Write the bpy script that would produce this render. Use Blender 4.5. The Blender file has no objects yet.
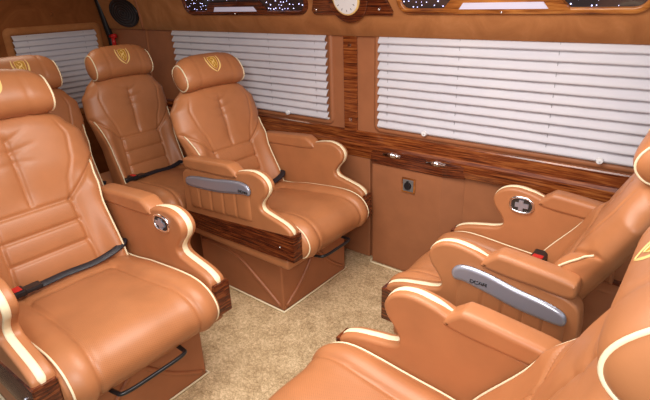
import bpy, bmesh, math, random
from mathutils import Vector, Matrix
from mathutils.geometry import tessellate_polygon as mathutils_tess
PI = math.pi
random.seed(4)
S = bpy.context.scene
COL = S.collection

# ------------------------------------------------------------------ camera
def setup_camera():
    F, P, A, R = 493.5, math.radians(22.89), math.radians(50.84), math.radians(-2.01)
    az = PI - A
    f = Vector((math.cos(az)*math.cos(P), math.sin(az)*math.cos(P), -math.sin(P)))
    r = f.cross(Vector((0, 0, 1))).normalized()
    u = r.cross(f)
    c, s = math.cos(R), math.sin(R)
    r2 = r*c + u*s; u2 = u*c - r*s
    m = Matrix((r2, u2, -f)).transposed().to_4x4()
    m.translation = (0, 0, 1.5)
    cd = bpy.data.cameras.new('camera'); co = bpy.data.objects.new('camera', cd)
    COL.objects.link(co); co.matrix_world = m
    cd.sensor_width = 36; cd.lens = F/650*36; cd.clip_start = 0.02
    S.camera = co
setup_camera()

# ------------------------------------------------------------------ world, lights, exposure
w = bpy.data.worlds.new('world'); S.world = w; w.use_nodes = True
nt = w.node_tree; wtc = nt.nodes.new('ShaderNodeTexCoord'); wsp = nt.nodes.new('ShaderNodeSeparateXYZ'); wrp = nt.nodes.new('ShaderNodeValToRGB')
nt.links.new(wtc.outputs['Generated'], wsp.inputs[0]); nt.links.new(wsp.outputs[2], wrp.inputs[0]); nt.links.new(wrp.outputs[0], nt.nodes['Background'].inputs[0])
wrp.color_ramp.elements[0].position = 0.02; wrp.color_ramp.elements[0].color = (0.10, 0.085, 0.075, 1)
wrp.color_ramp.elements[1].position = 0.45; wrp.color_ramp.elements[1].color = (1.7, 1.75, 1.9, 1)
w.node_tree.nodes['Background'].inputs[1].default_value = 0.24
def area(name, loc, target, sx, sy, power, col):
    l = bpy.data.lights.new(name, 'AREA'); l.shape = 'RECTANGLE'; l.size = sx; l.size_y = sy
    l.energy = power; l.color = col
    o = bpy.data.objects.new(name, l); COL.objects.link(o); o.location = loc
    o.rotation_euler = (Vector(target)-Vector(loc)).to_track_quat('-Z', 'Y').to_euler()
    return o
area('camera_flash_key', (0.1, -0.45, 1.75), (-1.3, 1.5, 0.7), 0.8, 0.5, 14, (1.0, 0.97, 0.93))  # added soft key standing in for a flash beside the camera
area('ceiling_bounce_flash', (-0.85, 0.95, 1.82), (-0.95, 1.05, 0), 1.2, 0.9, 17, (1.0, 0.93, 0.86))  # added overhead source, imitates flash bounced off the ceiling
area('rear_ceiling_light', (-3.1, 1.2, 1.80), (-3.1, 1.2, 0), 0.5, 0.35, 1.6, (1.0, 0.85, 0.68))
S.view_settings.view_transform = 'Standard'
S.view_settings.look = 'None'
S.view_settings.gamma = 1.0
S.view_settings.exposure = 0.93
S.view_settings.use_curve_mapping = False

# ------------------------------------------------------------------ materials
def mat(name, col, rough=0.5, metal=0.0, coat=0.0, spec=0.5):
    m = bpy.data.materials.new(name); m.use_nodes = True
    b = m.node_tree.nodes['Principled BSDF']
    b.inputs['Base Color'].default_value = (*col, 1); b.inputs['Roughness'].default_value = rough
    b.inputs['Metallic'].default_value = metal; b.inputs['Coat Weight'].default_value = coat
    b.inputs['Coat Roughness'].default_value = 0.08
    b.inputs['Specular IOR Level'].default_value = spec
    return m
def N(m, t, **kw):
    n = m.node_tree.nodes.new(t)
    for k, v in kw.items():
        if k in n.inputs: n.inputs[k].default_value = v
        else: setattr(n, k, v)
    return n
def L(m, a, b): m.node_tree.links.new(a, b)
def mathn(m, op, a, b=None):
    n = N(m, 'ShaderNodeMath'); n.operation = op
    for i, v in enumerate((a, b)):
        if v is None: continue
        if isinstance(v, (int, float)): n.inputs[i].default_value = v
        else: L(m, v, n.inputs[i])
    return n.outputs[0]
def ramp(m, fac, stops):
    r = N(m, 'ShaderNodeValToRGB'); L(m, fac, r.inputs[0])
    e = r.color_ramp.elements
    e[0].position = stops[0][0]; e[0].color = (*stops[0][1], 1)
    e[1].position = stops[-1][0]; e[1].color = (*stops[-1][1], 1)
    for p, c in stops[1:-1]:
        x = e.new(p); x.color = (*c, 1)
    return r.outputs[0]
def bsdf(m): return m.node_tree.nodes['Principled BSDF']
LEATHER = (0.44, 0.172, 0.067)
def leather(name, perf=False, col=LEATHER, rough=0.42):
    m = mat(name, col, rough)
    tc = N(m, 'ShaderNodeTexCoord')
    ns = N(m, 'ShaderNodeTexNoise', Scale=260.0, Detail=2.0); L(m, tc.outputs['Object'], ns.inputs['Vector'])
    ns2 = N(m, 'ShaderNodeTexNoise', Scale=9.0, Detail=3.0); L(m, tc.outputs['Object'], ns2.inputs['Vector'])
    c = ramp(m, ns2.outputs['Fac'], [(0.3, tuple(x*0.92 for x in col)), (0.7, tuple(min(1, x*1.07) for x in col))])
    L(m, c, bsdf(m).inputs['Base Color'])
    bp = N(m, 'ShaderNodeBump', Strength=0.10, Distance=0.001); L(m, ns.outputs['Fac'], bp.inputs['Height'])
    nrm = bp.outputs[0]
    if perf:
        uv = N(m, 'ShaderNodeUVMap', uv_map='UVMap')
        sp = N(m, 'ShaderNodeSeparateXYZ'); L(m, uv.outputs[0], sp.inputs[0])
        k = 2*PI/0.0075
        a = mathn(m, 'ADD', sp.outputs[0], sp.outputs[1]); b = mathn(m, 'SUBTRACT', sp.outputs[0], sp.outputs[1])
        ca = mathn(m, 'COSINE', mathn(m, 'MULTIPLY', a, k)); cb = mathn(m, 'COSINE', mathn(m, 'MULTIPLY', b, k))
        d = mathn(m, 'GREATER_THAN', mathn(m, 'ADD', ca, cb), 1.62)
        mx = N(m, 'ShaderNodeMix', data_type='RGBA'); L(m, d, mx.inputs[0]); L(m, c, mx.inputs[6])
        mx.inputs[7].default_value = (col[0]*0.55, col[1]*0.55, col[2]*0.55, 1)
        L(m, mx.outputs[2], bsdf(m).inputs['Base Color'])
    L(m, nrm, bsdf(m).inputs['Normal'])
    return m
M = {}
M['leather'] = leather('tan_leather')
M['perf'] = leather('perforated_tan_leather', True)
M['wall_leather'] = leather('wall_leatherette', col=(0.36, 0.135, 0.056), rough=0.55)
M['base'] = leather('pedestal_leatherette', col=(0.36, 0.128, 0.052), rough=0.42)
M['cream'] = mat('cream_leather', (0.86, 0.74, 0.50), 0.5)
M['silver'] = mat('satin_silver_plastic', (0.45, 0.46, 0.54), 0.28, 0.6)
M['chrome'] = mat('chrome', (0.85, 0.85, 0.87), 0.12, 1.0)
M['black'] = mat('black_plastic', (0.012, 0.012, 0.014), 0.35)
M['blackmetal'] = mat('black_painted_metal', (0.015, 0.015, 0.017), 0.3)
M['red'] = mat('red_plastic', (0.6, 0.02, 0.02), 0.35)
M['gold'] = mat('gold_thread', (0.86, 0.60, 0.22), 0.45)
M['golddark'] = mat('dark_gold_thread', (0.50, 0.25, 0.03), 0.5)
M['white'] = mat('white_plastic', (0.85, 0.85, 0.87), 0.35)
M['dark'] = mat('dark_recess', (0.03, 0.02, 0.015), 0.6)
M['grey'] = mat('grey_plastic', (0.16, 0.145, 0.14), 0.45)
M['cord'] = mat('grey_cord', (0.28, 0.27, 0.30), 0.7)
def webbing():
    m = mat('seat_belt_webbing', (0.016, 0.016, 0.022), 0.38)
    tc = N(m, 'ShaderNodeTexCoord'); wv = N(m, 'ShaderNodeTexWave', Scale=180.0)
    L(m, tc.outputs['Object'], wv.inputs['Vector'])
    bp = N(m, 'ShaderNodeBump', Strength=0.25, Distance=0.001); L(m, wv.outputs['Fac'], bp.inputs['Height'])
    L(m, bp.outputs[0], bsdf(m).inputs['Normal']); return m
M['belt'] = webbing()
def wood(name, scale=(3.0, 8, 90), dark=(0.022, 0.005, 0.003), mid=(0.10, 0.020, 0.007), light=(0.28, 0.075, 0.02), rough=0.22):
    m = mat(name, mid, rough, coat=0.35)
    tc = N(m, 'ShaderNodeTexCoord'); mp = N(m, 'ShaderNodeMapping'); mp.inputs['Scale'].default_value = scale
    L(m, tc.outputs['Object'], mp.inputs['Vector'])
    n1 = N(m, 'ShaderNodeTexNoise', Scale=1.6, Detail=6.0, Roughness=0.6, Distortion=0.6); L(m, mp.outputs[0], n1.inputs['Vector'])
    n2 = N(m, 'ShaderNodeTexNoise', Scale=6.0, Detail=3.0); L(m, mp.outputs[0], n2.inputs['Vector'])
    f = mathn(m, 'ADD', mathn(m, 'MULTIPLY', n1.outputs['Fac'], 0.72), mathn(m, 'MULTIPLY', n2.outputs['Fac'], 0.28))
    L(m, ramp(m, f, [(0.38, dark), (0.50, mid), (0.57, tuple((a+b)/2 for a, b in zip(mid, light))), (0.66, light)]), bsdf(m).inputs['Base Color'])
    return m
M['wood'] = wood('dark_rosewood')
M['woodtrim'] = wood('warm_rosewood_trim', scale=(2.6, 8, 75), dark=(0.05, 0.010, 0.004), mid=(0.20, 0.045, 0.011), light=(0.42, 0.14, 0.035))
M['woodframe'] = wood('amber_wood_frame', scale=(2.2, 24, 24), dark=(0.12, 0.03, 0.008), mid=(0.34, 0.11, 0.022), light=(0.55, 0.22, 0.05))
def carpet():
    m = mat('beige_carpet', (0.5, 0.4, 0.27), 0.95, spec=0.1)
    tc = N(m, 'ShaderNodeTexCoord')
    a = N(m, 'ShaderNodeTexNoise', Scale=170.0, Detail=3.0, Roughness=0.7); L(m, tc.outputs['Object'], a.inputs['Vector'])
    b = N(m, 'ShaderNodeTexNoise', Scale=11.0, Detail=4.0, Roughness=0.6); L(m, tc.outputs['Object'], b.inputs['Vector'])
    c2 = N(m, 'ShaderNodeTexNoise', Scale=60.0, Detail=2.0); L(m, tc.outputs['Object'], c2.inputs['Vector'])
    f = mathn(m, 'ADD', mathn(m, 'MULTIPLY', a.outputs['Fac'], 0.5), mathn(m, 'ADD', mathn(m, 'MULTIPLY', b.outputs['Fac'], 0.25), mathn(m, 'MULTIPLY', c2.outputs['Fac'], 0.25)))
    L(m, ramp(m, f, [(0.38, (0.27, 0.175, 0.085)), (0.5, (0.56, 0.40, 0.225)), (0.62, (0.86, 0.68, 0.43))]), bsdf(m).inputs['Base Color'])
    bp = N(m, 'ShaderNodeBump', Strength=0.9, Distance=0.006); L(m, f, bp.inputs['Height'])
    L(m, bp.outputs[0], bsdf(m).inputs['Normal']); return m
M['carpet'] = carpet()
def suede():
    m = mat('tan_suede', (0.42, 0.17, 0.065), 0.85, spec=0.15)
    bsdf(m).inputs['Sheen Weight'].default_value = 0.3
    bsdf(m).inputs['Sheen Tint'].default_value = (0.8, 0.45, 0.2, 1)
    tc = N(m, 'ShaderNodeTexCoord')
    b = N(m, 'ShaderNodeTexNoise', Scale=5.0, Detail=5.0, Roughness=0.6, Distortion=1.2); L(m, tc.outputs['Object'], b.inputs['Vector'])
    L(m, ramp(m, b.outputs['Fac'], [(0.3, (0.33, 0.125, 0.042)), (0.55, (0.43, 0.175, 0.062)), (0.75, (0.52, 0.23, 0.092))]), bsdf(m).inputs['Base Color'])
    return m
M['suede'] = suede()
def rearsuede():
    m = suede(); m.name = 'brown_suede'
    for n in m.node_tree.nodes:
        if n.type == 'VALTORGB':
            for e, c in zip(n.color_ramp.elements, ((0.20, 0.062, 0.016), (0.26, 0.085, 0.024), (0.32, 0.115, 0.034))): e.color = (*c, 1)
    return m
M['rear'] = rearsuede()
def shade():
    m = mat('pleated_white_fabric', (0.80, 0.79, 0.82), 0.75, spec=0.2)
    b = bsdf(m)
    tc = N(m, 'ShaderNodeTexCoord'); n = N(m, 'ShaderNodeTexNoise', Scale=3.0, Detail=3.0); L(m, tc.outputs['Object'], n.inputs['Vector'])
    L(m, ramp(m, n.outputs['Fac'], [(0.3, (0.60, 0.59, 0.655)), (0.7, (0.67, 0.655, 0.70))]), b.inputs['Base Color'])
    return m
M['shade'] = shade()
def dots_glass():
    m = mat('smoked_mirror', (0.035, 0.028, 0.03), 0.06, 0.0, spec=0.8)
    return m
M['glass'] = dots_glass()
def emis(name, col, st):
    m = mat(name, col, 0.4); b = bsdf(m)
    b.inputs['Emission Color'].default_value = (*col, 1); b.inputs['Emission Strength'].default_value = st; return m
M['led'] = emis('blue_white_led', (0.55, 0.55, 1.0), 2.2)
M['lampglow'] = emis('lit_lamp_diffuser', (0.62, 0.60, 0.75), 0.12)

# ------------------------------------------------------------------ helpers
def link(name, bm, mats, parent=None, smooth=True, uv=None):
    me = bpy.data.meshes.new(name)
    bmesh.ops.recalc_face_normals(bm, faces=bm.faces[:])
    if smooth:
        for f in bm.faces: f.smooth = True
    bm.to_mesh(me); bm.free()
    for mm in (mats if isinstance(mats, (list, tuple)) else [mats]): me.materials.append(M[mm])
    o = bpy.data.objects.new(name, me); COL.objects.link(o)
    if parent: o.parent = parent
    return o
def empty(name, loc=(0, 0, 0), rz=0):
    o = bpy.data.objects.new(name, None); COL.objects.link(o); o.location = loc; o.rotation_euler = (0, 0, rz)
    o.empty_display_size = 0.05; return o
def tag(o, label, cat, group=None):
    o['label'] = label; o['category'] = cat
    if group: o['group'] = group
    return o
def struct(o): o['kind'] = 'structure'; return o
def box(bm, x0, x1, y0, y1, z0, z1, bev=0.0, seg=2):
    vs = [bm.verts.new((x, y, z)) for x in (x0, x1) for y in (y0, y1) for z in (z0, z1)]
    fs = [bm.faces.new([vs[i] for i in q]) for q in ((0, 1, 3, 2), (4, 6, 7, 5), (0, 4, 5, 1), (2, 3, 7, 6), (0, 2, 6, 4), (1, 5, 7, 3))]
    if bev > 0:
        es = list({e for f in fs for e in f.edges})
        bmesh.ops.bevel(bm, geom=es, offset=bev, segments=seg, profile=0.5, affect='EDGES')
def boxobj(name, m, parent, *a, bev=0.004, seg=2):
    bm = bmesh.new(); box(bm, *a, bev=bev, seg=seg); o = link(name, bm, m, parent, smooth=False); return o
def catmull(pts, n=8, closed=False):
    out = []; k = len(pts)
    rng = range(k) if closed else range(k-1)
    for i in rng:
        if closed: p = [pts[(i+j-1) % k] for j in range(4)]
        else: p = [pts[max(0, i-1)], pts[i], pts[i+1], pts[min(k-1, i+2)]]
        for j in range(n):
            t = j/n; t2 = t*t; t3 = t2*t
            out.append(tuple(0.5*((2*b)+(-a+c)*t+(2*a-5*b+4*c-d)*t2+(-a+3*b-3*c+d)*t3) for a, b, c, d in zip(*p)))
    if not closed: out.append(tuple(pts[-1]))
    return out
def tube(bm, pts, r, seg=8, closed=False, flat=1.0, up=None):
    pts = [Vector(p) for p in pts]; n = len(pts); rings = []
    prev = None
    for i, p in enumerate(pts):
        if closed: t = pts[(i+1) % n]-pts[i-1]
        else: t = pts[min(n-1, i+1)]-pts[max(0, i-1)]
        t.normalize()
        if up is not None: a = Vector(up)
        else: a = prev if prev is not None else (Vector((0, 0, 1)) if abs(t.z) < 0.9 else Vector((1, 0, 0)))
        a = (a - t*a.dot(t))
        if a.length < 1e-6: a = t.orthogonal()
        a.normalize(); b = t.cross(a); prev = a
        rr = r(i/(n-1)) if callable(r) else r
        rings.append([bm.verts.new(p + a*math.cos(q)*rr*flat + b*math.sin(q)*rr) for q in [2*PI*k/seg for k in range(seg)]])
    for i in range(n if closed else n-1):
        A, B = rings[i], rings[(i+1) % n]
        for k in range(seg): bm.faces.new((A[k], A[(k+1) % seg], B[(k+1) % seg], B[k]))
    if not closed:
        bm.faces.new(rings[0][::-1]); bm.faces.new(rings[-1])
def outline_normals(P):
    n = len(P); out = []
    area = sum(P[i][0]*P[(i+1) % n][1]-P[(i+1) % n][0]*P[i][1] for i in range(n))
    sg = 1 if area > 0 else -1
    for i in range(n):
        a, b = P[i-1], P[(i+1) % n]; t = (b[0]-a[0], b[1]-a[1]); l = math.hypot(*t) or 1
        out.append((sg*t[1]/l, -sg*t[0]/l))
    return out
def slab(bm, P, y0, y1, bev=0.006, M3=None, steps=3):
    """closed outline P in (x,z) extruded from y0 to y1 with a rounded edge; M3 maps (x,y,z)"""
    Nn = outline_normals(P); rings = []
    prof = []
    for k in range(steps+1):
        a = PI/2*k/steps; prof.append((y0+bev*(1-math.sin(a)), bev*(1-math.cos(a))))
    prof = [(y0+bev-bev*math.cos(PI/2*k/steps), bev*(1-math.sin(PI/2*k/steps))) for k in range(steps+1)]
    full = [(y0, bev+0.0015)]+prof+[(y1-(y-y0), i) for y, i in reversed(prof)]+[(y1, bev+0.0015)]
    for y, ins in full:
        ring = []
        for (x, z), (nx, nz) in zip(P, Nn):
            v = Vector((x-nx*ins, y, z-nz*ins))
            if M3: v = M3(v)
            ring.append(bm.verts.new(v))
        rings.append(ring)
    n = len(P)
    for A, B in zip(rings, rings[1:]):
        for k in range(n): f = bm.faces.new((A[k], A[(k+1) % n], B[(k+1) % n], B[k])); f.smooth = True
    for ring in (rings[0], rings[-1][::-1]):
        tess = mathutils_tess([[Vector((P[i][0]-Nn[i][0]*(bev+0.0015), P[i][1]-Nn[i][1]*(bev+0.0015), 0)) for i in (range(n) if ring is rings[0] else range(n-1, -1, -1))]])
        for t in tess:
            try: bm.faces.new([ring[k] for k in t])
            except ValueError: pass
def slabobj(name, m, parent, P, y0, y1, bev=0.006, M3=None):
    bm = bmesh.new(); slab(bm, P, y0, y1, bev, M3)
    o = link(name, bm, m, parent, smooth=False); return o
def grid(bm, f, nu, nv, uvf=None, matf=None, closed_u=False):
    V = [[bm.verts.new(f(i/nu, j/nv)) for i in range(nu if closed_u else nu+1)] for j in range(nv+1)]
    uvl = bm.loops.layers.uv.new('UVMap') if uvf else None
    cols = nu
    for j in range(nv):
        for i in range(cols):
            i2 = (i+1) % nu if closed_u else i+1
            fc = bm.faces.new((V[j][i], V[j][i2], V[j+1][i2], V[j+1][i]))
            fc.smooth = True
            if uvf:
                for lp, (a, b) in zip(fc.loops, ((i, j), (i+1, j), (i+1, j+1), (i, j+1))): lp[uvl].uv = uvf(a/nu, b/nv)
            if matf: fc.material_index = matf((i+0.5)/nu, (j+0.5)/nv)
    return V
def g(d, w): return math.exp(-(d/w)**2)
def sm(a, b, x):
    t = max(0, min(1, (x-a)/(b-a))); return t*t*(3-2*t)
def interp(tab, v):
    if v <= tab[0][0]: return tab[0][1]
    for (a, x), (b, y) in zip(tab, tab[1:]):
        if v <= b:
            t = (v-a)/(b-a); t = t*t*(3-2*t)*0.5+t*0.5; return x+(y-x)*t
    return tab[-1][1]
def segd(px, py, ax, ay, bx, by):
    dx, dy = bx-ax, by-ay; t = max(0, min(1, ((px-ax)*dx+(py-ay)*dy)/(dx*dx+dy*dy)))
    return math.hypot(px-ax-t*dx, py-ay-t*dy), t

# ------------------------------------------------------------------ seats.  local frame: +x = the way the seat faces, x = 0 at the arm tips, z = 0 floor
HW = 0.315           # half the overall width
AT = 0.062           # arm thickness
CW = HW-AT+0.004     # half cushion width

ARM = [(-0.020, 0.420), (-0.006, 0.47), (-0.008, 0.508), (-0.045, 0.533), (-0.100, 0.549), (-0.150, 0.561), (-0.182, 0.574), (-0.190, 0.598), (-0.172, 0.628), (-0.145, 0.660),
       (-0.136, 0.692), (-0.150, 0.722), (-0.185, 0.744), (-0.235, 0.752), (-0.30, 0.743), (-0.36, 0.726), (-0.50, 0.704), (-0.64, 0.690), (-0.71, 0.680), (-0.755, 0.655),
       (-0.77, 0.60), (-0.77, 0.48), (-0.76, 0.41), (-0.60, 0.395), (-0.35, 0.400), (-0.12, 0.400)]
ARMS = catmull(ARM, 6, True)
def arm_edge():   # open run of the outline from the tip to the pad, used for the cream stripe
    return ARMS[6*2-4:6*15+1]

def warp_x(x, tab=((0.0, 0.0), (0.14, 0.170), (0.36, 0.375), (0.80, 0.66))):
    s_ = -x
    if s_ <= 0: return x
    for (a, p), (b, q) in zip(tab, tab[1:]):
        if s_ <= b or b == 0.80: return -(p+(q-p)*(s_-a)/(b-a))
def warp_tree(o):
    for v in o.data.vertices: v.co.x = warp_x(v.co.x)
    for ch in o.children: warp_tree(ch)
def build_armrest(side, feature, chair):
    """side = +1 / -1 (local y); feature: None, 'bezel' (outer face), 'latch' (inner face)"""
    yo = side*HW; yi = side*(HW-AT)
    a, b = min(yo, yi), max(yo, yi)
    arm = slabobj('armrest', 'leather', chair, ARMS, a, b, 0.011)
    # cream stripe sunk in the edge
    E_ = arm_edge(); Nn = outline_normals(ARMS); ofs = 6*2-4
    bm = bmesh.new(); ym = (a+b)/2 + side*0.003; hw = 0.0105
    rows = []
    for i, (x, z) in enumerate(E_):
        nx, nz = Nn[i+ofs]
        w_ = hw*min(1, 0.35+i/6, 0.25+(len(E_)-1-i)/10)
        rows.append([bm.verts.new((x+nx*h, ym+y*w_, z+nz*h)) for y, h in ((-1, -0.003), (-1, 0.0012), (-0.6, 0.0026), (0.6, 0.0026), (1, 0.0012), (1, -0.003))])
    for A, B in zip(rows, rows[1:]):
        for k in range(5): bm.faces.new((A[k], A[k+1], B[k+1], B[k]))
    bm.faces.new(rows[0]); bm.faces.new(rows[-1][::-1])
    st = link('cream_stripe', bm, 'cream', arm); st['label'] = 'cream leather stripe along the curved edge'
    # pad
    P = catmull([(-0.335, 0.700), (-0.328, 0.722), (-0.375, 0.756), (-0.42, 0.762), (-0.58, 0.752), (-0.705, 0.742), (-0.735, 0.730), (-0.735, 0.695), (-0.70, 0.680), (-0.58, 0.684), (-0.42, 0.690)], 6, True)
    pad = slabobj('armrest_pad', ['leather'], arm, P, a-0.006, b+0.006, 0.016)
    if feature == 'bezel':
        yy = side*(HW+0.001)
        # quilted pocket panel
        bm = bmesh.new()
        top = lambda x: interp([(-0.745, 0.600), (-0.50, 0.604), (-0.25, 0.640)], x)
        bot = lambda x: interp([(-0.745, 0.468), (-0.20, 0.502)], x)
        def f(u, v):
            x = -0.715+u*0.463; z = bot(x)+(top(x)-bot(x)+0.012)*v
            d = 0.010*((1-abs(2*u-1)**8)*(1-abs(2*v-1)**6))**0.5
            for q in (0.2, 0.4, 0.6, 0.8): d -= 0.006*g(u-q, 0.012)
            return (x, yy+side*(d-0.001), z)
        grid(bm, f, 70, 18); link('side_pocket_pad', bm, 'leather', arm)
        P = catmull([(-0.245, 0.640), (-0.235, 0.665), (-0.255, 0.690), (-0.30, 0.698), (-0.38, 0.690), (-0.50, 0.672), (-0.62, 0.660), (-0.69, 0.647), (-0.716, 0.630), (-0.714, 0.604), (-0.67, 0.597), (-0.50, 0.606), (-0.35, 0.628), (-0.28, 0.640)], 6, True)
        bz = slabobj('grab_bezel', 'silver', arm, P, min(yy, yy+side*0.016), max(yy, yy+side*0.019), 0.012)
        bz['label'] = 'satin silver grab bezel'
        # lettering DCAR
        bm = bmesh.new(); cx, cz, h, wl = -0.305, 0.650, 0.010, 0.012
        glyph = {'D': [[(0, 0), (0, 1), (.6, 1), (1, .7), (1, .3), (.6, 0), (0, 0)]], 'C': [[(1, 1), (.2, 1), (0, .8), (0, .2), (.2, 0), (1, 0)]],
                 'A': [[(0, 0), (.2, 1), (.8, 1), (1, 0)], [(.1, .4), (.9, .4)]], 'R': [[(0, 0), (0, 1), (1, 1), (1, .5), (0, .5)], [(.5, .5), (1, 0)]]}
        for i, ch in enumerate('DCAR'):
            for stroke in glyph[ch]:
                tube(bm, [(cx+side*-1*0+(i*1.25+px)*wl*(1 if side < 0 else -1)-(0 if side < 0 else -0.0), yy+side*0.0193, cz+pz*h+(i*-0.0)) for px, pz in stroke], 0.0016, 5)
        lt = link('lettering', bm, 'black', arm); lt['label'] = 'small black capital letters DCAR'
    if feature == 'latch':
        yy = side*(HW-AT)
        def oval(cx, cz, rx, rz, n=36): return [(cx+rx*math.copysign(abs(math.cos(t))**0.8, math.cos(t)), cz+rz*math.copysign(abs(math.sin(t))**0.8, math.sin(t))) for t in [2*PI*k/n for k in range(n)]]
        cx, cz = -0.262, 0.690
        bm = bmesh.new(); tube(bm, [(x, yy-side*0.002, z) for x, z in oval(cx, cz, 0.048, 0.032)], 0.0060, 8, closed=True)
        link('latch_bezel', bm, 'chrome', arm)
        slabobj('latch_cup', 'dark', arm, oval(cx, cz, 0.045, 0.029), min(yy, yy-side*0.003), max(yy, yy-side*0.003), 0.001)
        k = 0.009
        P = [(cx-.030, cz-k), (cx-.008, cz-k), (cx-.008, cz-.021), (cx+.011, cz-.021), (cx+.011, cz-k), (cx+.026, cz-k), (cx+.026, cz+k), (cx+.011, cz+k), (cx+.011, cz+.021), (cx-.008, cz+.021), (cx-.008, cz+k), (cx-.030, cz+k)]
        bm = bmesh.new()
        A_ = [bm.verts.new((x, yy-side*0.002, z)) for x, z in P]; B_ = [bm.verts.new((x, yy-side*0.009, z)) for x, z in P]
        for i in range(12): bm.faces.new((A_[i], A_[(i+1) % 12], B_[(i+1) % 12], B_[i]))
        bm.faces.new(B_)
        link('latch_lever', bm, 'silver', arm, smooth=False)
    return arm

CPATH = catmull([(-0.79, 0.46), (-0.70, 0.462), (-0.50, 0.474), (-0.30, 0.490), (-0.14, 0.503), (-0.06, 0.500), (-0.005, 0.478), (0.026, 0.440), (0.030, 0.405), (0.012, 0.368), (-0.025, 0.348), (-0.10, 0.338), (-0.2, 0.335)], 10)
def path_table(P):
    s = [0]
    for a, b in zip(P, P[1:]): s.append(s[-1]+math.hypot(b[0]-a[0], b[1]-a[1]))
    return s
CS = path_table(CPATH)
def on_path(P, T, s):
    s = max(0, min(T[-1], s))
    lo = 0
    for i in range(len(T)-1):
        if T[i+1] >= s: lo = i; break
    t = (s-T[lo])/max(1e-9, T[lo+1]-T[lo]); a, b = P[lo], P[lo+1]
    p = (a[0]+(b[0]-a[0])*t, a[1]+(b[1]-a[1])*t)
    k0, k1 = max(0, lo-2), min(len(P)-1, lo+3)
    tx, tz = P[k1][0]-P[k0][0], P[k1][1]-P[k0][1]; l = math.hypot(tx, tz)
    return p, (-tz/l, tx/l)
HING = 0.19   # path length where the backrest meets the cushion
def cush_c(s): return 0.150+0.02*sm(0.5, 0.9, s)
def cush_disp(y, s, cw):
    e = abs(y)/cw
    d = 0.020*sm(0.45, 0.8, e)*(0.35+0.65*sm(0.25, 0.45, s))*(1-0.6*sm(0.85, 1.05, s))
    d -= 0.045*max(0, e-0.78)**2/0.0484*0.5
    d += 0.010*(1-e*e)
    c = cush_c(s)
    s0 = 0.29
    ay = abs(y)
    # U-shaped seam: across at s0, down both sides, rounded corners
    r = 0.035
    if s > s0+r: dd = abs(ay-c)
    elif ay < c-r: dd = abs(s-s0)
    else: dd = abs(math.hypot(max(0, ay-(c-r)), max(0, s0+r-s))-r)
    d -= 0.0095*g(dd, 0.006)+0.005*g(dd, 0.020)
    if s < s0+r: d -= 0.005*g(ay-c, 0.006)*sm(0.1, 0.2, s)
    d -= 0.004*g(s-(s0-0.065), 0.005)*(ay < c)
    # ruching beside the corners
    for k in range(5):
        dd, t = segd(y, s, 0.135-0.012*k, s0+0.03-0.008*k, 0.105-0.026*k, s0+0.09-0.012*k)
        d -= 0.0048*g(dd, 0.005)*(1-t*0.6)
    d += 0.0025*math.sin(9*s+14*y)*math.sin(21*y-5*s)
    return d
def cushion_point(y, s, cw, extra=0.0):
    p, n = on_path(CPATH, CS, s); d = cush_disp(y, s, cw)+extra
    return Vector((p[0]+n[0]*d, y, p[1]+n[1]*d))
def build_cushion(chair, cw=CW, piping=True):
    bm = bmesh.new(); L_ = CS[-1]
    def yy(u): return cw*math.sin((2*u-1)*PI/2*0.86)/math.sin(PI/2*0.86)
    def f(u, v):
        sk = 0
        if u < 0.012: u, sk = 0.012, 1
        if u > 0.988: u, sk = 0.988, 1
        y = yy((u-0.012)/0.976)
        p = cushion_point(y, v*L_, cw, -0.05*sk); return p
    grid(bm, f, 84, 110, lambda u, v: (yy(u), v*L_), lambda u, v: 1 if (abs(yy(u)) < cush_c(v*L_)-0.004 and v*L_ > 0.24) else 0)
    c = link('seat_cushion', bm, ['leather', 'perf'], chair)
    if piping:
        for sd in (-1, 1):
            bm = bmesh.new()
            pts = []
            for k in range(60):
                s = HING+(L_-HING-0.10)*k/59
                pts.append(cushion_point(sd*cw*0.94, s, cw, 0.0015))
            tube(bm, pts, 0.0034, 6)
            link('piping', bm, 'cream', c)
    return c

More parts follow.
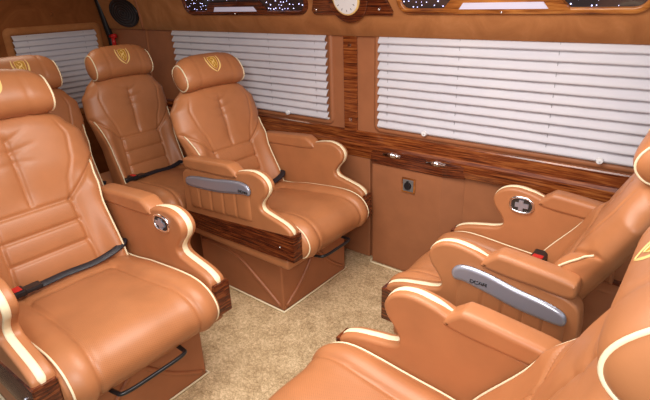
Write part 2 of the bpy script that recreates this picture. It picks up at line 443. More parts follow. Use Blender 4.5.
# --- backrest, local frame: z up along the back, x forward
BL = 0.695
def bW(v): return interp([(-0.1, 0.235), (0.0, 0.249), (0.12, 0.250), (0.24, 0.252), (0.34, 0.268), (0.44, 0.290), (0.54, 0.284), (0.60, 0.235), (0.65, 0.175), (0.695, 0.11)], v)
def bc(v): return interp([(-0.1, 0.150), (0.0, 0.148), (0.12, 0.140), (0.29, 0.134), (0.36, 0.150), (0.45, 0.190), (0.53, 0.205), (0.61, 0.18)], v)
def back_disp(y, v):
    W = bW(v); e = min(1, abs(y)/W); ay = abs(y); c = bc(v)
    prof = max(0, 1-e**5)**0.5
    top = 1.0 if v < 0.58 else max(0.0, 1-((v-0.58)/0.118)**2)**0.5
    d = 0.058*prof*top
    wing = sm(0.42, 0.30, v)
    wl = c+max(0, (v-0.29)/0.15)*(W-c)     # border between lobe and wing
    d += (0.040+0.035*sm(0.28, 0.02, v))*wing*g(ay-0.232, 0.050)*sm(1.0, 0.975, e)
    d += 0.014*sm(0.30, 0.45, v)*(1-sm(0.57, 0.67, v))*(1-e**4)
    # seams
    if v < 0.43:
        if v > 0.28: d -= 0.012*g((ay-wl)*0.75, 0.006)
        d -= 0.010*g(ay-c, 0.006)*sm(0.33, 0.26, v)
    d -= 0.006*g(ay-c, 0.005)*sm(0.26, 0.32, v)*sm(0.62, 0.53, v)
    if ay < c:
        for q in (0.29, 0.205, 0.12): d -= 0.0085*g(v-q, 0.006)
        if 0.0 < v < 0.29: d += 0.004*abs(math.sin(PI*(v-0.035)/0.085))
    d -= 0.013*g(y, 0.0060)*sm(0.29, 0.315, v)*sm(0.60, 0.53, v)
    d -= 0.008*g(y, 0.03)*sm(0.29, 0.36, v)*sm(0.59, 0.5, v)
    for sgn in (-1, 1):
        for (v0, v1, yb, a) in ((0.55, 0.595, 0.09, 0.005), (0.51, 0.53, 0.10, 0.005), (0.47, 0.46, 0.08, 0.0035)):
            dd, t = segd(y, v, sgn*0.004, v0, sgn*yb, v1); d -= a*g(dd, 0.008)*(1-t)
    return d
def back_point(y, v, extra=0.0): return Vector((back_disp(y, v)+extra, y, v))
def build_backrest(chair, piping=True):
    bm = bmesh.new(); NU = 150
    def f(u, v):
        vv = -0.10+v*(BL+0.10); W = bW(vv)
        if u < 0.68:
            a = (u/0.68*2-1)*PI/2; y = W*math.sin(a*0.97)/math.sin(PI/2*0.97)
            return back_point(y, vv)
        a = ((1-u)/0.32*2-1)*PI/2; y = W*math.sin(a); e = abs(y)/W
        top = 1.0 if vv < 0.58 else max(0.0, 1-((vv-0.58)/0.118)**2)**0.5
        return Vector((-0.055*max(0, 1-e**4)**0.5*top, y, vv))
    def yu(u, v):
        vv = -0.10+v*(BL+0.10); return (bW(vv)*math.sin((u/0.68*2-1)*PI/2*0.97), vv)
    def mf(u, v):
        if u > 0.68: return 0
        y, vv = yu(u, v); return 1 if (abs(y) < bc(vv)-0.004 and vv < 0.29) else 0
    V = grid(bm, f, NU, 128, yu, mf, closed_u=True)
    bm.faces.new(V[-1]); bm.faces.new(V[0][::-1])
    b = link('backrest', bm, ['leather', 'perf'], chair)
    if piping:
        for sd in (-1, 1):
            bm = bmesh.new(); pts = []
            for k in range(40):
                v = -0.02+0.435*k/39; W = bW(v)
                pts.append(back_point(sd*W*0.93, v, 0.003))
            v = 0.425
            tube(bm, pts, 0.0036, 6); link('piping', bm, 'cream', b)
    return b
# --- headrest in the backrest frame
HR_W = 0.218
def hr_point(u, ph, extra=0.0):
    """u -1..1 across, ph angle round the section (0 = front, pi/2 = top)"""
    au = abs(u)
    k = max(0.0, 1-au**6)**0.40
    rx, rz = 0.066*k, 0.090*k
    c, s = math.cos(ph), math.sin(ph)
    x = math.copysign(abs(c)**0.85, c)*rx; z = math.copysign(abs(s)**0.85, s)*rz
    if abs(c) > 0:
        x -= 0.0
    # seams
    cr = 0.0035*g(au-0.50, 0.03)
    L_ = math.hypot(x, z) or 1
    x += x/L_*(extra-cr); z += z/L_*(extra-cr)
    t = -0.22
    X = x*math.cos(t)-z*math.sin(t)*-1; Z = z*math.cos(t)-x*math.sin(t)*-1*-1
    X = x*math.cos(0.30)-z*math.sin(0.30); Z = x*math.sin(0.30)+z*math.cos(0.30)
    return Vector((0.055+X-0.035*u*u*0, HR_W*u*(0.985+0.0*au), 0.720+Z-0.028*au*au*au))
def build_headrest(chair):
    bm = bmesh.new()
    def U(v): return math.sin((2*v-1)*PI/2*0.995)
    V = grid(bm, lambda u, v: hr_point(U(v), 2*PI*u), 40, 64, closed_u=True)
    bm.faces.new(V[0]); bm.faces.new(V[-1][::-1])
    h = link('headrest', bm, ['leather'], chair)
    for sd in (-1, 1):
        bm = bmesh.new(); tube(bm, [hr_point(sd*0.90, 2*PI*k/44, 0.001) for k in range(44)], 0.0038, 6, closed=True)
        link('piping', bm, 'cream', h)
    # embroidered crest: shield, beast, two wings
    def on(a, b, h_=0.0012):
        a *= 1.25; b *= 1.2  # a across (m), b up (m) measured on the front/top face
        return hr_point(a/HR_W, 0.08+b/0.080, h_)
    def strip(bm, pts, wd):
        pts = catmull(pts, 6); rows = []
        for i, p in enumerate(pts):
            q0, q1 = pts[max(0, i-1)], pts[min(len(pts)-1, i+1)]; tx, ty = q1[0]-q0[0], q1[1]-q0[1]; l = math.hypot(tx, ty) or 1
            w2 = wd*(0.35+0.65*math.sin(PI*i/(len(pts)-1)))
            rows.append([bm.verts.new(on(p[0]+s_*ty/l*w2, p[1]-s_*tx/l*w2, hh)) for s_, hh in ((-1, 0.0004), (0, 0.002), (1, 0.0004))])
        for A, B in zip(rows, rows[1:]):
            for k in range(2): bm.faces.new((A[k], A[k+1], B[k+1], B[k]))
    bm = bmesh.new()
    for s_ in (-1, 1):
        bw = bmesh.new(); strip(bw, [(s_*0.030, 0.026), (s_*0.033, 0.004), (s_*0.023, -0.018), (s_*0.001, -0.036)], 0.0036)
        cw_ = link('crest_wing', bw, 'gold', h); cw_['label'] = 'gold embroidered wing of the crest'
        strip(bm, [(0, 0.024), (s_*0.016, 0.021), (s_*0.020, 0.018), (s_*0.020, 0.0), (s_*0.013, -0.014), (0, -0.024)], 0.0012)
    strip(bm, [(-0.012, -0.008), (-0.006, -0.001), (0.002, 0.001), (0.008, 0.006), (0.006, 0.013)], 0.0030)   # beast
    strip(bm, [(0.006, 0.013), (0.001, 0.016), (-0.004, 0.013)], 0.0022)
    strip(bm, [(-0.003, 0.0), (-0.010, 0.006), (-0.012, 0.012)], 0.0016)
    strip(bm, [(0.004, 0.0), (0.008, -0.006), (0.004, -0.012)], 0.0018)
    strip(bm, [(-0.004, -0.002), (-0.003, -0.010), (-0.007, -0.015)], 0.0018)
    em = link('crest', bm, 'gold', h); em['label'] = 'gold embroidered shield crest with wings'
    bm = bmesh.new()
    P = catmull([(0, 0.024), (0.016, 0.021), (0.020, 0.018), (0.020, 0.0), (0.013, -0.014), (0, -0.024), (-0.013, -0.014), (-0.020, 0.0), (-0.020, 0.018), (-0.016, 0.021)], 3, True)
    c0 = bm.verts.new(on(0, 0, 0.0008)); rs = [bm.verts.new(on(a, b, 0.0006)) for a, b in P]; rm = [bm.verts.new(on(a*.5, b*.5, 0.0008)) for a, b in P]
    for i in range(len(P)):
        j = (i+1) % len(P); bm.faces.new((rs[i], rs[j], rm[j], rm[i])); bm.faces.new((rm[i], rm[j], c0))
    sh = link('crest_field', bm, 'golddark', h); sh['label'] = 'dark gold embroidered shield ground'
    return h

def ribbon(bm, pts, wd, up=(0, 0, 1), th=0.0022):
    tube(bm, pts, wd, 8, flat=th/wd, up=up)
def belt_parts(chair, cw, zc=0.487, xh=-0.60):
    # lap belt lying across the hinge line
    pts = catmull([(xh-0.04, cw*0.98, zc+0.00), (xh+0.02, cw*0.96, zc+0.045), (xh+0.055, cw*0.82, zc+0.034), (xh+0.055, cw*0.45, zc+0.012), (xh+0.045, 0.0, zc+0.012), (xh+0.055, -cw*0.40, zc+0.014)], 8)
    bm = bmesh.new(); ribbon(bm, pts, 0.0155, up=(0.5, 0, 1)); b = link('seat_belt', bm, 'belt', chair)
    bm = bmesh.new(); box(bm, xh+0.032, xh+0.078, -cw*0.56, -cw*0.32, zc+0.012, zc+0.028, 0.004); link('belt_tongue', bm, 'black', b, smooth=False)
    bm = bmesh.new(); box(bm, xh+0.028, xh+0.082, -cw*0.86, -cw*0.52, zc+0.010, zc+0.036, 0.006); bu = link('belt_buckle', bm, 'black', chair, smooth=False)
    bm = bmesh.new(); box(bm, xh+0.036, xh+0.074, -cw*0.66, -cw*0.56, zc+0.030, zc+0.0385, 0.002); rb = link('release_button', bm, 'red', bu, smooth=False); rb['label'] = 'red button'

def build_base(chair):
    # wood side boards, one under each arm
    for sd in (-1, 1):
        P = [(0.010, 0.360), (0.010, 0.497), (-0.06, 0.490), (-0.20, 0.478), (-0.50, 0.452), (-0.785, 0.432), (-0.785, 0.345), (-0.5, 0.350), (-0.2, 0.355)]
        a, b = sorted((sd*(HW-AT+0.004), sd*(HW+0.0055)))
        bm = bmesh.new()
        A = [bm.verts.new((x, a, z)) for x, z in P]; B = [bm.verts.new((x, b, z)) for x, z in P]; n = len(P)
        for i in range(n): bm.faces.new((A[i], A[(i+1) % n], B[(i+1) % n], B[i]))
        bm.faces.new(A[::-1]); bm.faces.new(B)
        bmesh.ops.bevel(bm, geom=[e for e in bm.edges], offset=0.003, segments=2, affect='EDGES')
        wb = link('side_board', bm, 'wood', chair, smooth=False); wb['label'] = 'polished dark red wood board'
        for x in (-0.075,):
            bm = bmesh.new()
            bmesh.ops.create_cone(bm, cap_ends=True, segments=12, radius1=0.006, radius2=0.005, depth=0.004, matrix=Matrix.Translation((x, sd*(HW+0.007), 0.420)) @ Matrix.Rotation(PI/2, 4, 'X'))
            link('screw', bm, 'chrome', wb, smooth=False)
    # leather under-frame
    bm = bmesh.new(); box(bm, -0.79, -0.035, -HW+0.002, HW-0.002, 0.300, 0.356, 0.016, 3); link('under_frame', bm, 'leather', chair)
    # pedestal with moulded ridges
    x0, x1, hw = -0.76, -0.135, 0.262
    bm = bmesh.new()
    box(bm, x0, x1, -hw, hw, 0.004, 0.305, 0.008, 2)
    r = 0.010
    for sd in (-1, 1):
        tube(bm, catmull([(x1-0.02, sd*hw, 0.03), (x1-0.16, sd*hw, 0.13), (x1-0.34, sd*hw, 0.235), (x1-0.60, sd*hw, 0.25)], 5), r, 8)
        tube(bm, catmull([(x1, sd*(hw-0.02), 0.03), (x1, sd*(hw-0.14), 0.12), (x1, sd*(hw-0.25), 0.245)], 5), r, 8)
    pd = link('pedestal', bm, 'base', chair)
    for p in pd.data.polygons: p.use_smooth = len(p.vertices) == 4 and p.area < 0.002
    bm = bmesh.new(); e = 0.006
    tube(bm, [(x0-e, -hw-e, 0.008), (x1+e, -hw-e, 0.008), (x1+e, hw+e, 0.008), (x0-e, hw+e, 0.008)], 0.0055, 8, closed=True)
    link('base_piping', bm, 'cream', pd)
    # slide handle
    bm = bmesh.new()
    tube(bm, catmull([(-0.10, -0.12, 0.292), (-0.02, -0.118, 0.300), (0.012, -0.10, 0.303), (0.016, 0.0, 0.303), (0.012, 0.10, 0.303), (-0.02, 0.118, 0.300), (-0.10, 0.12, 0.292)], 6), 0.0075, 8)
    link('slide_handle', bm, 'blackmetal', chair)

def build_chair():
    c = empty('captain_chair')
    build_cushion(c)
    b = build_backrest(c); h = build_headrest(c)
    build_base(c)
    belt_parts(c, CW)
    return c
def set_back(c, x, z, tilt, sc=(1, 1, 1)):
    for ch in c.children:
        if ch.name.split('.')[0] in ('backrest', 'headrest'):
            ch.location = (x, 0, z); ch.rotation_euler = (0, -math.radians(tilt), 0); ch.scale = sc
def copy_tree(o, parent=None):
    c = o.copy(); COL.objects.link(c)
    c.parent = parent
    for ch in list(o.children): copy_tree(ch, c)
    return c

# ------------------------------------------------------------------ the setting
WY = 2.23
def plane(name, pts, m, parent=None):
    bm = bmesh.new(); bm.faces.new([bm.verts.new(p) for p in pts]); o = link(name, bm, m, parent, smooth=False); return o
RX = -4.02; FX = 0.9; CZ = 1.86; NY = 0.30
struct(boxobj('floor', 'carpet', None, RX-0.1, FX, 0.2, WY+0.1, -0.05, 0.0, bev=0))
struct(boxobj('ceiling', 'suede', None, RX-0.1, FX, NY-0.1, WY, CZ, CZ+0.05, bev=0))
wr = struct(boxobj('wall_right', 'wall_leather', None, RX-0.1, FX, WY, WY+0.08, -0.05, 1.30, bev=0))
# upper, inward-leaning panel of the same wall
UP0 = Vector((0, WY-0.020, 1.282)); UP1 = Vector((0, WY-0.17, CZ+0.01))
def up_pt(x, t, off=0.0):
    d = UP1-UP0; n = Vector((0, -d.z, d.y)).normalized()
    l = d.length; p = UP0+d*(t/l)+n*off; return Vector((x, p.y, p.z))
bm = bmesh.new()
def fup(u, v):
    x = RX-0.05+(FX-RX+0.05)*u; t = v*(UP1-UP0).length
    return up_pt(x, t, 0.0) + Vector((0, -0.004*math.sin(PI*v), 0))
V = grid(bm, fup, 4, 6)
lo = [bm.verts.new((v.co.x, WY+0.02, 1.278)) for v in V[0]]
for i in range(4): bm.faces.new((V[0][i], V[0][i+1], lo[i+1], lo[i]))
hp = link('wall_right_upper', bm, 'suede'); struct(hp)
bx_ = struct(boxobj('wall_rear', 'rear', None, RX-0.08, RX, NY-0.1, WY+0.05, -0.05, CZ+0.02, bev=0))
# near side behind the seats (sliding door stands open further forward)
struct(boxobj('wall_left', 'wall_leather', None, RX-0.05, -2.35, NY-0.06, NY, -0.05, CZ+0.02, bev=0))

# window surrounds and pleated blinds
def surround(n, x0, x1, z0, z1, bw=0.030, y=WY, flip=False, m='wall_leather'):
    """soft rounded moulding around an opening on the right wall"""
    def ring(e, r, k=8):
        P = []
        for cx, cz, a0 in ((x1+e-r, z1+e-r, 0), (x0-e+r, z1+e-r, 90), (x0-e+r, z0-e+r, 180), (x1+e-r, z0-e+r, 270)):
            for j in range(k+1):
                a = math.radians(a0+90*j/k); P.append((cx+r*math.cos(a), cz+r*math.sin(a)))
        return P
    bm = bmesh.new(); rows = []
    for e, d, r in ((bw, 0.0, 0.045), (bw*0.9, 0.008, 0.042), (bw*0.6, 0.012, 0.035), (bw*0.25, 0.012, 0.02), (0.0, 0.006, 0.008), (0.0, -0.02, 0.008)):
        rows.append([bm.verts.new((px, y-d, pz)) for px, pz in ring(e, r)])
    k = len(rows[0])
    for A, B in zip(rows, rows[1:]):
        for i in range(k): bm.faces.new((A[i], A[(i+1) % k], B[(i+1) % k], B[i]))
    o = link('window_%d' % n, bm, m); return struct(o)
surround(1, -3.150, -1.752, 0.812, 1.290)
surround(2, -1.418, 0.10, 0.812, 1.290)

def blind(name, x0, x1, z0, z1, y, label, knobs, cords, npl=11, rear=False):
    root = empty(name, ((x0+x1)/2, y, z0)); tag(root, label, 'blind')
    if not rear: root['group'] = 'pleated blinds on the side windows'; del root['group']
    bm = bmesh.new(); H_ = z1-z0; prof = []
    p = H_/npl
    for i in range(npl):
        zt = z1-i*p
        prof += [(0.0, zt), (-0.009, zt-0.20*p), (-0.0165, zt-0.42*p), (-0.0215, zt-0.58*p), (-0.024, zt-0.72*p), (-0.0235, zt-0.84*p), (-0.016, zt-0.93*p)]
    prof.append((0.004, z0))
    nx = 40; rows = []
    for d, z in prof:
        rows.append([bm.verts.new((x0+(x1-x0)*k/nx-(x0+x1)/2, d+0.0012*math.sin(k*1.7+z*40)*(d < -0.01), z-z0)) for k in range(nx+1)])
    for A, B in zip(rows, rows[1:]):
        for k in range(nx): bm.faces.new((A[k], A[k+1], B[k+1], B[k]))
    link('pleated_shade', bm, 'shade', root, smooth=True)
    for cx in cords:
        bm = bmesh.new()
        tube(bm, [(cx-(x0+x1)/2, -0.013, z1-z0-0.004), (cx-(x0+x1)/2+0.001, -0.013, 0.006)], 0.0011, 5)
        link('cord', bm, 'cord', root)
    bm = bmesh.new(); box(bm, (x0-x1)/2, (x1-x0)/2, -0.014, 0.002, 0.0, 0.010, 0.002); link('bottom_rail', bm, 'white', root, smooth=False)
    for kx in knobs:
        bm = bmesh.new(); T = Matrix.Translation((kx-(x0+x1)/2, -0.030, 0.010)) @ Matrix.Rotation(PI/2, 4, 'X')
        bmesh.ops.create_cone(bm, cap_ends=True, segments=20, radius1=0.0150, radius2=0.0125, depth=0.010, matrix=T)
        bmesh.ops.create_cone(bm, cap_ends=True, segments=12, radius1=0.004, radius2=0.003, depth=0.028, matrix=T)
        link('pull_knob', bm, 'white', root, smooth=False)
    return root
blind('pleated_blind', -3.148, -1.756, 0.814, 1.288, WY-0.004, 'white pleated blind drawn over the window behind the wall-side rear-row chair', (-2.06,), (-2.95, -2.55, -2.20, -1.84))
blind('pleated_blind', -1.414, 0.096, 0.814, 1.288, WY-0.004, 'wide white pleated blind over the nearer window above the fold-down table', (-1.13, -0.33), (-1.36, -0.98, -0.55, -0.15))

# rear door window, frame and blind
def rear_window(n, y0, y1, z0, z1):
    r = surround(n, y0, y1, z0, z1, 0.05, 0.0, m='suede')
    r.matrix_world = Matrix.Translation((RX, 0, 0)) @ Matrix(((0, -1, 0, 0), (1, 0, 0, 0), (0, 0, 1, 0), (0, 0, 0, 1)))
    b = blind('pleated_blind', y0+0.002, y1-0.002, z0+0.002, z1-0.002, 0, 'grey-looking pleated blind on the rear door behind the back seats' if n == 3 else 'pleated blind on the other rear door, cut by the left edge', (), (y0+0.1, y1-0.1), 14, True)
    loc = b.location.copy()
    b.matrix_world = Matrix.Translation((RX, (y0+y1)/2, z0)) @ Matrix.Rotation(PI/2, 4, 'Z')
rear_window(3, 1.485, 2.105, 0.70, 1.285)
rear_window(4, 0.62, 1.24, 0.70, 1.285)
# rear pillar rubber seal and the roof-lining ridge
def sealpath(): return catmull([(RX+0.03, WY-0.012, 0.3), (RX+0.03, WY-0.012, 1.1), (RX+0.03, WY-0.03, 1.28), (RX+0.03, WY-0.09, 1.6), (RX+0.03, WY-0.17, 1.84)], 6)
bm = bmesh.new(); tube(bm, sealpath(), 0.026, 8); o = link('trim_1', bm, 'black'); struct(o); o['label'] = 'black rubber door seal'
# moulded seam on the pillar panel
bm = bmesh.new(); tube(bm, [(-3.55, WY, 0.3), (-3.49, WY, 1.28)], 0.010, 8); tube(bm, catmull([up_pt(-3.49, 0, 0.0), up_pt(-3.45, 0.2, 0.0), up_pt(-3.42, 0.6, 0.0)], 5), 0.012, 8)
struct(link('trim_2', bm, 'wall_leather'))
# rear door panel line + button
bm = bmesh.new(); tube(bm, catmull([(RX, 0.5, 1.53), (RX, 1.9, 1.53), (RX, 1.99, 1.56), (RX, 2.02, 1.68)], 6), 0.012, 8); struct(link('trim_3', bm, 'rear'))
bm = bmesh.new(); bmesh.ops.create_uvsphere(bm, u_segments=16, v_segments=8, radius=0.014, matrix=Matrix.Translation((RX+0.002, 1.80, 1.41)) @ Matrix.Diagonal((0.5, 1, 1, 1)))
tag(link('trim_button', bm, 'rear'), 'small brown upholstery button on the suede rear panel above the rear blind', 'button')

# pillar wood strip
ps = empty('pillar_strip', (-1.60, WY, 0.78)); tag(ps, 'upright polished wood strip on the pillar between the two side windows', 'wood trim')
bm = bmesh.new(); box(bm, -0.043, 0.043, -0.014, 0.0, -0.02, 0.50, 0.003); link('wood_board', bm, 'woodtrim', ps, smooth=False)
for z in (0.053, 0.455):
    bm = bmesh.new(); bmesh.ops.create_cone(bm, cap_ends=True, segments=14, radius1=0.011, radius2=0.008, depth=0.006, matrix=Matrix.Translation((0, -0.016, z)) @ Matrix.Rotation(PI/2, 4, 'X'))
    link('screw', bm, 'chrome', ps, smooth=False)

# wood rail along the wall: flat upper board and rounded lower moulding, one long top-level object
rail = empty('wall_rail', (-1.7, WY, 0.63)); tag(rail, 'long polished dark wood rail running under both side windows', 'wood trim')
def rail_piece(name, prof, x0, x1, parent, m='woodtrim', ox=-1.7, oz=0.63):
    bm = bmesh.new(); n = len(prof)
    A = [bm.verts.new((x0-ox, y, z-oz)) for y, z in prof]; B = [bm.verts.new((x1-ox, y, z-oz)) for y, z in prof]
    for i in range(n): bm.faces.new((A[i], A[(i+1) % n], B[(i+1) % n], B[i]))
    bm.faces.new(A[::-1]); bm.faces.new(B)
    o = link(name, bm, m, parent, smooth=False); return o
rail_piece('upper_board', [(0, 0.70), (0, 0.776), (-0.010, 0.776), (-0.014, 0.770), (-0.018, 0.716), (-0.016, 0.70)], -3.6, 0.8, rail)
rail_piece('lower_moulding', [(0, 0.622), (-0.020, 0.624), (-0.030, 0.632), (-0.034, 0.660), (-0.032, 0.700), (-0.026, 0.716), (-0.016, 0.722), (0, 0.722)], -3.6, 0.8, rail)
struct(boxobj('trim_5', 'wall_leather', None, -3.5, -1.462, WY-0.024, WY+0.01, 0.003, 0.632, bev=0.006))
# fold-down table section: boxed-out panel with wood skirt and two chrome hinges
tb = empty('fold_down_table', (-1.215, WY, 0.0)); tag(tb, 'folded-away wall table with leather box front, wood skirt and two chrome hinges', 'table')
bm = bmesh.new()
# box: left side square, right side chamfered
P = [(-1.425, WY), (-1.425, WY-0.052), (-1.010, WY-0.052), (-0.905, WY)]
A = [bm.verts.new((x+1.215, y-WY, 0.002)) for x, y in P]; B = [bm.verts.new((x+1.215, y-WY, 0.650)) for x, y in P]
for i in range(4): bm.faces.new((A[i], A[(i+1) % 4], B[(i+1) % 4], B[i]))
bm.faces.new(A); bm.faces.new(B[::-1])
bmesh.ops.bevel(bm, geom=bm.edges[:], offset=0.004, segments=2, affect='EDGES')
link('box_front', bm, 'wall_leather', tb, smooth=False)
bm = bmesh.new()
P = [(-1.437, WY), (-1.432, WY-0.062), (-1.000, WY-0.062), (-0.895, WY-0.030), (-0.895, WY)]
for za, zb, ex in ((0.622, 0.690, 0),):
    A = [bm.verts.new((x+1.215, y-WY, za+0.006*0)) for x, y in P]; B = [bm.verts.new((x+1.215, y-WY, zb)) for x, y in P]; n = len(P)
    for i in range(n): bm.faces.new((A[i], A[(i+1) % n], B[(i+1) % n], B[i]))
    bm.faces.new(A); bm.faces.new(B[::-1])
bmesh.ops.bevel(bm, geom=bm.edges[:], offset=0.005, segments=2, affect='EDGES')
link('wood_skirt', bm, 'wood', tb, smooth=False)
for hx in (-1.30, -1.045):
    bm = bmesh.new()
    tube(bm, [(hx+1.215-0.052, -0.058, 0.686), (hx+1.215+0.052, -0.058, 0.686)], 0.0085, 10)
    tube(bm, [(hx+1.215-0.030, -0.060, 0.687), (hx+1.215+0.030, -0.060, 0.687)], 0.013, 12)
    tube(bm, [(hx+1.215-0.007, -0.061, 0.688), (hx+1.215+0.007, -0.061, 0.688)], 0.015, 12)
    link('hinge', bm, 'chrome', tb)
# 12 V socket
so = empty('power_socket', (-1.195, WY-0.053, 0.537)); tag(so, 'square wood-framed power socket with round black cap on the leather wall', 'socket'); so.scale = (1.3, 1, 1.3)
bm = bmesh.new(); box(bm, -0.031, 0.031, -0.008, 0.0, -0.032, 0.032, 0.003); link('wood_frame', bm, 'woodframe', so, smooth=False)
bm = bmesh.new(); box(bm, -0.024, 0.024, -0.011, -0.006, -0.025, 0.025, 0.002); link('face_plate', bm, 'grey', so, smooth=False)
bm = bmesh.new(); bmesh.ops.create_cone(bm, cap_ends=True, segments=24, radius1=0.0165, radius2=0.015, depth=0.010, matrix=Matrix.Translation((0, -0.014, 0)) @ Matrix.Rotation(PI/2, 4, 'X'))
box(bm, -0.004, 0.004, -0.02, -0.01, 0.010, 0.021, 0.001)
link('cap', bm, 'black', so, smooth=False)

# overhead consoles on the leaning panel
def up_map(v): return up_pt(v.x, v.z, -v.y if False else v.y)
def rrect(x0, x1, t0, t1, r, k=6, skew=0.0):
    P = []
    for cx, cz, a0 in ((x1-r, t1-r, 0), (x0+r, t1-r, 90), (x0+r, t0+r, 180), (x1-r, t0+r, 270)):
        for j in range(k+1):
            a = math.radians(a0+90*j/k); P.append((cx+r*math.cos(a), cz+r*math.sin(a)))
    return P
def console(x0, x1, t0, t1, r, label, lamp, wm, seed):
    cx = (x0+x1)/2; base = up_pt(cx, t0)
    root = empty('overhead_console', base); tag(root, label, 'console', None)
    def loc(x, t, off): return up_pt(x, t, off)-base
    # frame as a band
    bm = bmesh.new(); rows = []
    for e, off in ((0, 0.0), (0.002, 0.014), (0.006, 0.018), (0.022, 0.018), (0.026, 0.014), (0.027, 0.004)):
        rows.append([bm.verts.new(loc(px, pt, off)) for px, pt in rrect(x0+e, x1-e, t0+e, t1-e, r-e)])
    k = len(rows[0])
    for A, B in zip(rows, rows[1:]):
        for i in range(k): bm.faces.new((A[i], A[(i+1) % k], B[(i+1) % k], B[i]))
    link('wood_frame', bm, wm, root)
    bm = bmesh.new(); bm.faces.new([bm.verts.new(loc(px, pt, 0.006)) for px, pt in rrect(x0+.024, x1-.024, t0+.024, t1-.024, r-.024)])
    gl = link('smoked_panel', bm, 'glass', root, smooth=False)
    # lamp bar with bevelled wood carrier
    la, lb = lamp; bm = bmesh.new()
    P = [(la-0.085, t0+0.020), (lb+0.085, t0+0.020), (lb+0.03, t0+0.080), (la-0.03, t0+0.080)]
    A = [bm.verts.new(loc(x, t, 0.004)) for x, t in P]; B = [bm.verts.new(loc(x+(0.004 if x < (la+lb)/2 else -0.004), t, 0.019)) for x, t in P]
    for i in range(4): bm.faces.new((A[i], A[(i+1) % 4], B[(i+1) % 4], B[i]))
    bm.faces.new(B); link('lamp_carrier', bm, wm, root, smooth=False)
    P = [(la, t0+0.026), (lb, t0+0.026), (lb-0.02, t0+0.052), (la+0.02, t0+0.052)]; bm = bmesh.new()
    A = [bm.verts.new(loc(x, t, 0.015)) for x, t in P]; B = [bm.verts.new(loc(x, t, 0.023)) for x, t in P]
    for i in range(4): bm.faces.new((A[i], A[(i+1) % 4], B[(i+1) % 4], B[i]))
    bm.faces.new(B); o = link('lamp_diffuser', bm, 'lampglow', root, smooth=False); o['label'] = 'pale lit lamp strip'
    # star LEDs
    rnd = random.Random(seed); bm = bmesh.new()
    for row in range(9):
        for q in range(int((x1-x0)/0.022)):
            x = x0+0.04+q*0.022+rnd.uniform(-.005, .005); t = t0+0.036+row*0.020+rnd.uniform(-.005, .005)
            if x > x1-0.04 or (la-0.07 < x < lb+0.07 and t < t0+0.085) or rnd.random() < 0.42: continue
            if (x < x0+r or x > x1-r) and t < t0+0.05: continue
            c = loc(x, t, 0.0075); bmesh.ops.create_icosphere(bm, subdivisions=1, radius=rnd.uniform(.0014, .0030), matrix=Matrix.Translation(c))
    o = link('star_lights', bm, 'led', root); o['kind'] = 'stuff'
    bm = bmesh.new(); c = loc((la+lb)/2, t0+0.012, 0.019); bmesh.ops.create_uvsphere(bm, u_segments=12, v_segments=8, radius=0.006, matrix=Matrix.Translation(c)); link('screw', bm, 'chrome', root)
    return root
CT = 0.118
console(-2.90, -1.83, CT-0.010, CT+0.30, 0.07, 'dark overhead console with star lights above the farther side window', (-2.60, -2.22), 'wood', 1)
console(-1.285, -0.24, CT-0.006, CT+0.30, 0.07, 'overhead console in amber wood frame with star lights above the nearer window', (-0.97, -0.60), 'woodframe', 2)
# clock plate
base = up_pt(-1.62, CT)
ck = empty('wall_clock', base); tag(ck, 'round white clock on a wooden plate between the two overhead consoles', 'clock')
def cmap(off0=0.0): return lambda v: up_pt(v.x, v.z, v.y)-base
P = [(-1.79, CT-0.004), (-1.315, CT-0.010), (-1.31, CT+0.006), (-1.38, CT+0.16), (-1.75, CT+0.16), (-1.805, CT+0.016)]
bm = bmesh.new(); slab(bm, P, 0.0, 0.018, 0.004, cmap()); link('wood_plate', bm, 'wood', ck, smooth=False)
def circ(cx, ct, r, n=40): return [(cx+r*math.cos(2*PI*k/n), ct+r*math.sin(2*PI*k/n)) for k in range(n)]
CK = (-1.555, CT+0.078)
bm = bmesh.new(); slab(bm, circ(*CK, 0.120), 0.0, 0.030, 0.005, cmap()); link('wood_disc', bm, 'wood', ck)
bm = bmesh.new(); slab(bm, circ(*CK, 0.080), 0.029, 0.042, 0.004, cmap()); link('dial_rim', bm, 'gold', ck)
bm = bmesh.new(); slab(bm, circ(*CK, 0.072), 0.034, 0.0435, 0.001, cmap()); dl = link('dial', bm, 'white', ck)
for k in range(12):
    a = 2*PI*k/12; bm = bmesh.new(); tube(bm, [up_pt(CK[0]+q*math.cos(a), CK[1]+q*math.sin(a), 0.0440)-base for q in (0.050, 0.060)], 0.0018, 5); link('hour_mark', bm, 'grey', ck)
bm = bmesh.new()
tube(bm, [up_pt(CK[0], CK[1], 0.045)-base, up_pt(CK[0]+0.03, CK[1]+0.018, 0.045)-base], 0.002, 5)
tube(bm, [up_pt(CK[0], CK[1], 0.045)-base, up_pt(CK[0]-0.02, CK[1]+0.042, 0.045)-base], 0.0016, 5)
link('clock_hands', bm, 'grey', ck)
for x in (-1.77, -1.38):
    bm = bmesh.new(); bmesh.ops.create_uvsphere(bm, u_segments=12, v_segments=8, radius=0.008, matrix=Matrix.Translation(up_pt(x, CT+0.022, 0.019)-base)); link('screw', bm, 'chrome', ck)
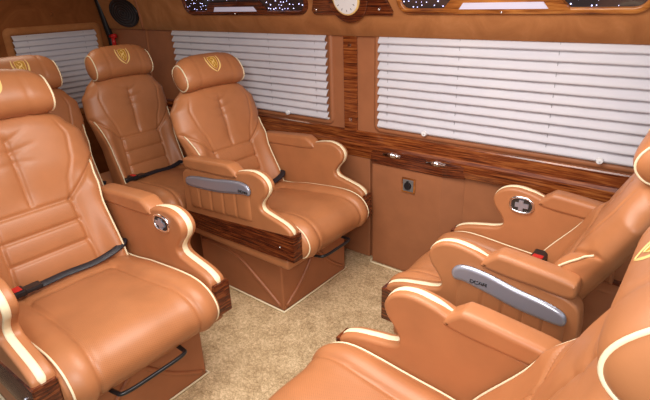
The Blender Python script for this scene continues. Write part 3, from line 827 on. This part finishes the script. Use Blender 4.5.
# speaker
base = up_pt(-3.66, 0.125)
sp = empty('wall_speaker', base); tag(sp, 'oval black mesh speaker high on the suede panel at the rear corner', 'speaker')
def ov(rx, rz, n=40): return [(-3.66+rx*math.cos(2*PI*k/n), 0.125+rz*math.sin(2*PI*k/n)) for k in range(n)]
bm = bmesh.new(); slab(bm, ov(0.185, 0.108), 0.0, 0.016, 0.006, lambda v: up_pt(v.x, v.z, v.y)-base); link('speaker_rim', bm, 'black', sp)
bm = bmesh.new()
def fgr(u, v):
    q = 0.101*v+0.0005; a = 2*PI*u
    return up_pt(-3.66+1.70*q*math.cos(a), 0.125+q*math.sin(a), 0.017+0.0035*math.sin(v*34))-base
grid(bm, fgr, 48, 40, closed_u=True)
link('grille', bm, 'blackmetal', sp)
# red emergency hammer
hm = empty('emergency_hammer', (-3.93, WY-0.03, 1.20)); tag(hm, 'small red emergency hammer clipped beside the rear door seal', 'hammer')
bm = bmesh.new(); tube(bm, [(-0.035, 0, 0.022), (0.04, 0, 0.028)], lambda t: 0.017+0.006*math.sin(PI*t), 10); link('head', bm, 'red', hm)
bm = bmesh.new(); tube(bm, [(0.0, 0, 0.02), (0.004, 0, -0.055)], lambda t: 0.014+0.004*t, 10); link('handle', bm, 'red', hm)

# carpet edge binding by the wall
bm = bmesh.new(); tube(bm, catmull([(-1.44, WY-0.02, 0.004), (-1.425, WY-0.066, 0.004), (-1.36, WY-0.070, 0.004), (-1.0, WY-0.070, 0.004)], 5), 0.005, 6); struct(link('trim_4', bm, 'cream'))

# ------------------------------------------------------------------ the seats in place
base_chair = build_chair()
kids = list(base_chair.children)
def place(chair, x, y, rz, label, hinge, tilt, arms, group=None, zb=0.43, sc=(1, 1, 1), short=False):
    chair.location = (x, y, 0); chair.rotation_euler = (0, 0, rz); tag(chair, label, 'seat', group)
    set_back(chair, -hinge, zb, tilt, sc)
    for ch in list(chair.children):
        nm = ch.name.split('.')[0]
        if nm in ('seat_belt', 'belt_buckle') and short:
            if nm == 'seat_belt':
                for q in list(ch.children): bpy.data.objects.remove(q)
                bpy.data.objects.remove(ch)
            elif y < 1:
                for q in list(ch.children): bpy.data.objects.remove(q)
                bpy.data.objects.remove(ch)
            else: ch.location.x = 0.64-hinge-0.02; ch.location.z = 0.014
    for sd, feat in arms:
        arm = build_armrest(sd, feat, chair)
        if short: warp_tree(arm)
B_ = base_chair; A_ = copy_tree(base_chair); E_ = copy_tree(base_chair); F_ = copy_tree(base_chair)
place(A_, -1.335, 0.664, 0, 'tan leather captain chair in the left foreground, black belt across its cushion', 0.64, 20, ((1, 'latch'), (-1, None)), sc=(1.1, 0.98, 1.07))
A_.scale = (1, 1.13, 1)
place(B_, -1.365, 1.745, 0, 'tan leather captain chair by the wall under the farther window, facing the aisle', 0.655, 19, ((1, None), (-1, 'bezel')))
place(E_, -0.775, 0.735, PI, 'tan leather captain chair at bottom right, plain armrest side, nearest the camera', 0.525, 26, ((-1, None), (1, None)), sc=(1, 1, 1.05), short=True)
place(F_, -0.81, 1.635, PI, 'tan leather captain chair at right, against the wall beyond the fold-down table', 0.47, 27, ((-1, 'latch'), (1, 'bezel')), short=True)
# rear row without arms
def rear_seat(first=None):
    c = empty('rear_seat')
    cu = build_cushion(c, cw=0.245, piping=False)
    for nm in ('backrest', 'headrest'):
        src = [k for k in A_.children if k.name.split('.')[0] == nm][0]
        copy_tree(src, c)
    belt_parts(c, 0.25, xh=-0.49)
    bm = bmesh.new(); box(bm, -0.78, -0.04, -0.24, 0.24, 0.004, 0.36, 0.01); link('seat_box', bm, 'base', c, smooth=False)
    return c
C_ = rear_seat(); D_ = copy_tree(C_)
for o, x, y, lab in ((C_, -2.22, 1.60, 'armless tan leather rear-row seat between the two captain chairs, beside the wall'), (D_, -2.22, 1.04, 'armless tan leather rear-row seat half hidden behind the left foreground chair')):
    o.location = (x, y, 0); tag(o, lab, 'seat'); set_back(o, -0.52, 0.43, 12, (1, 0.93, 1.02))
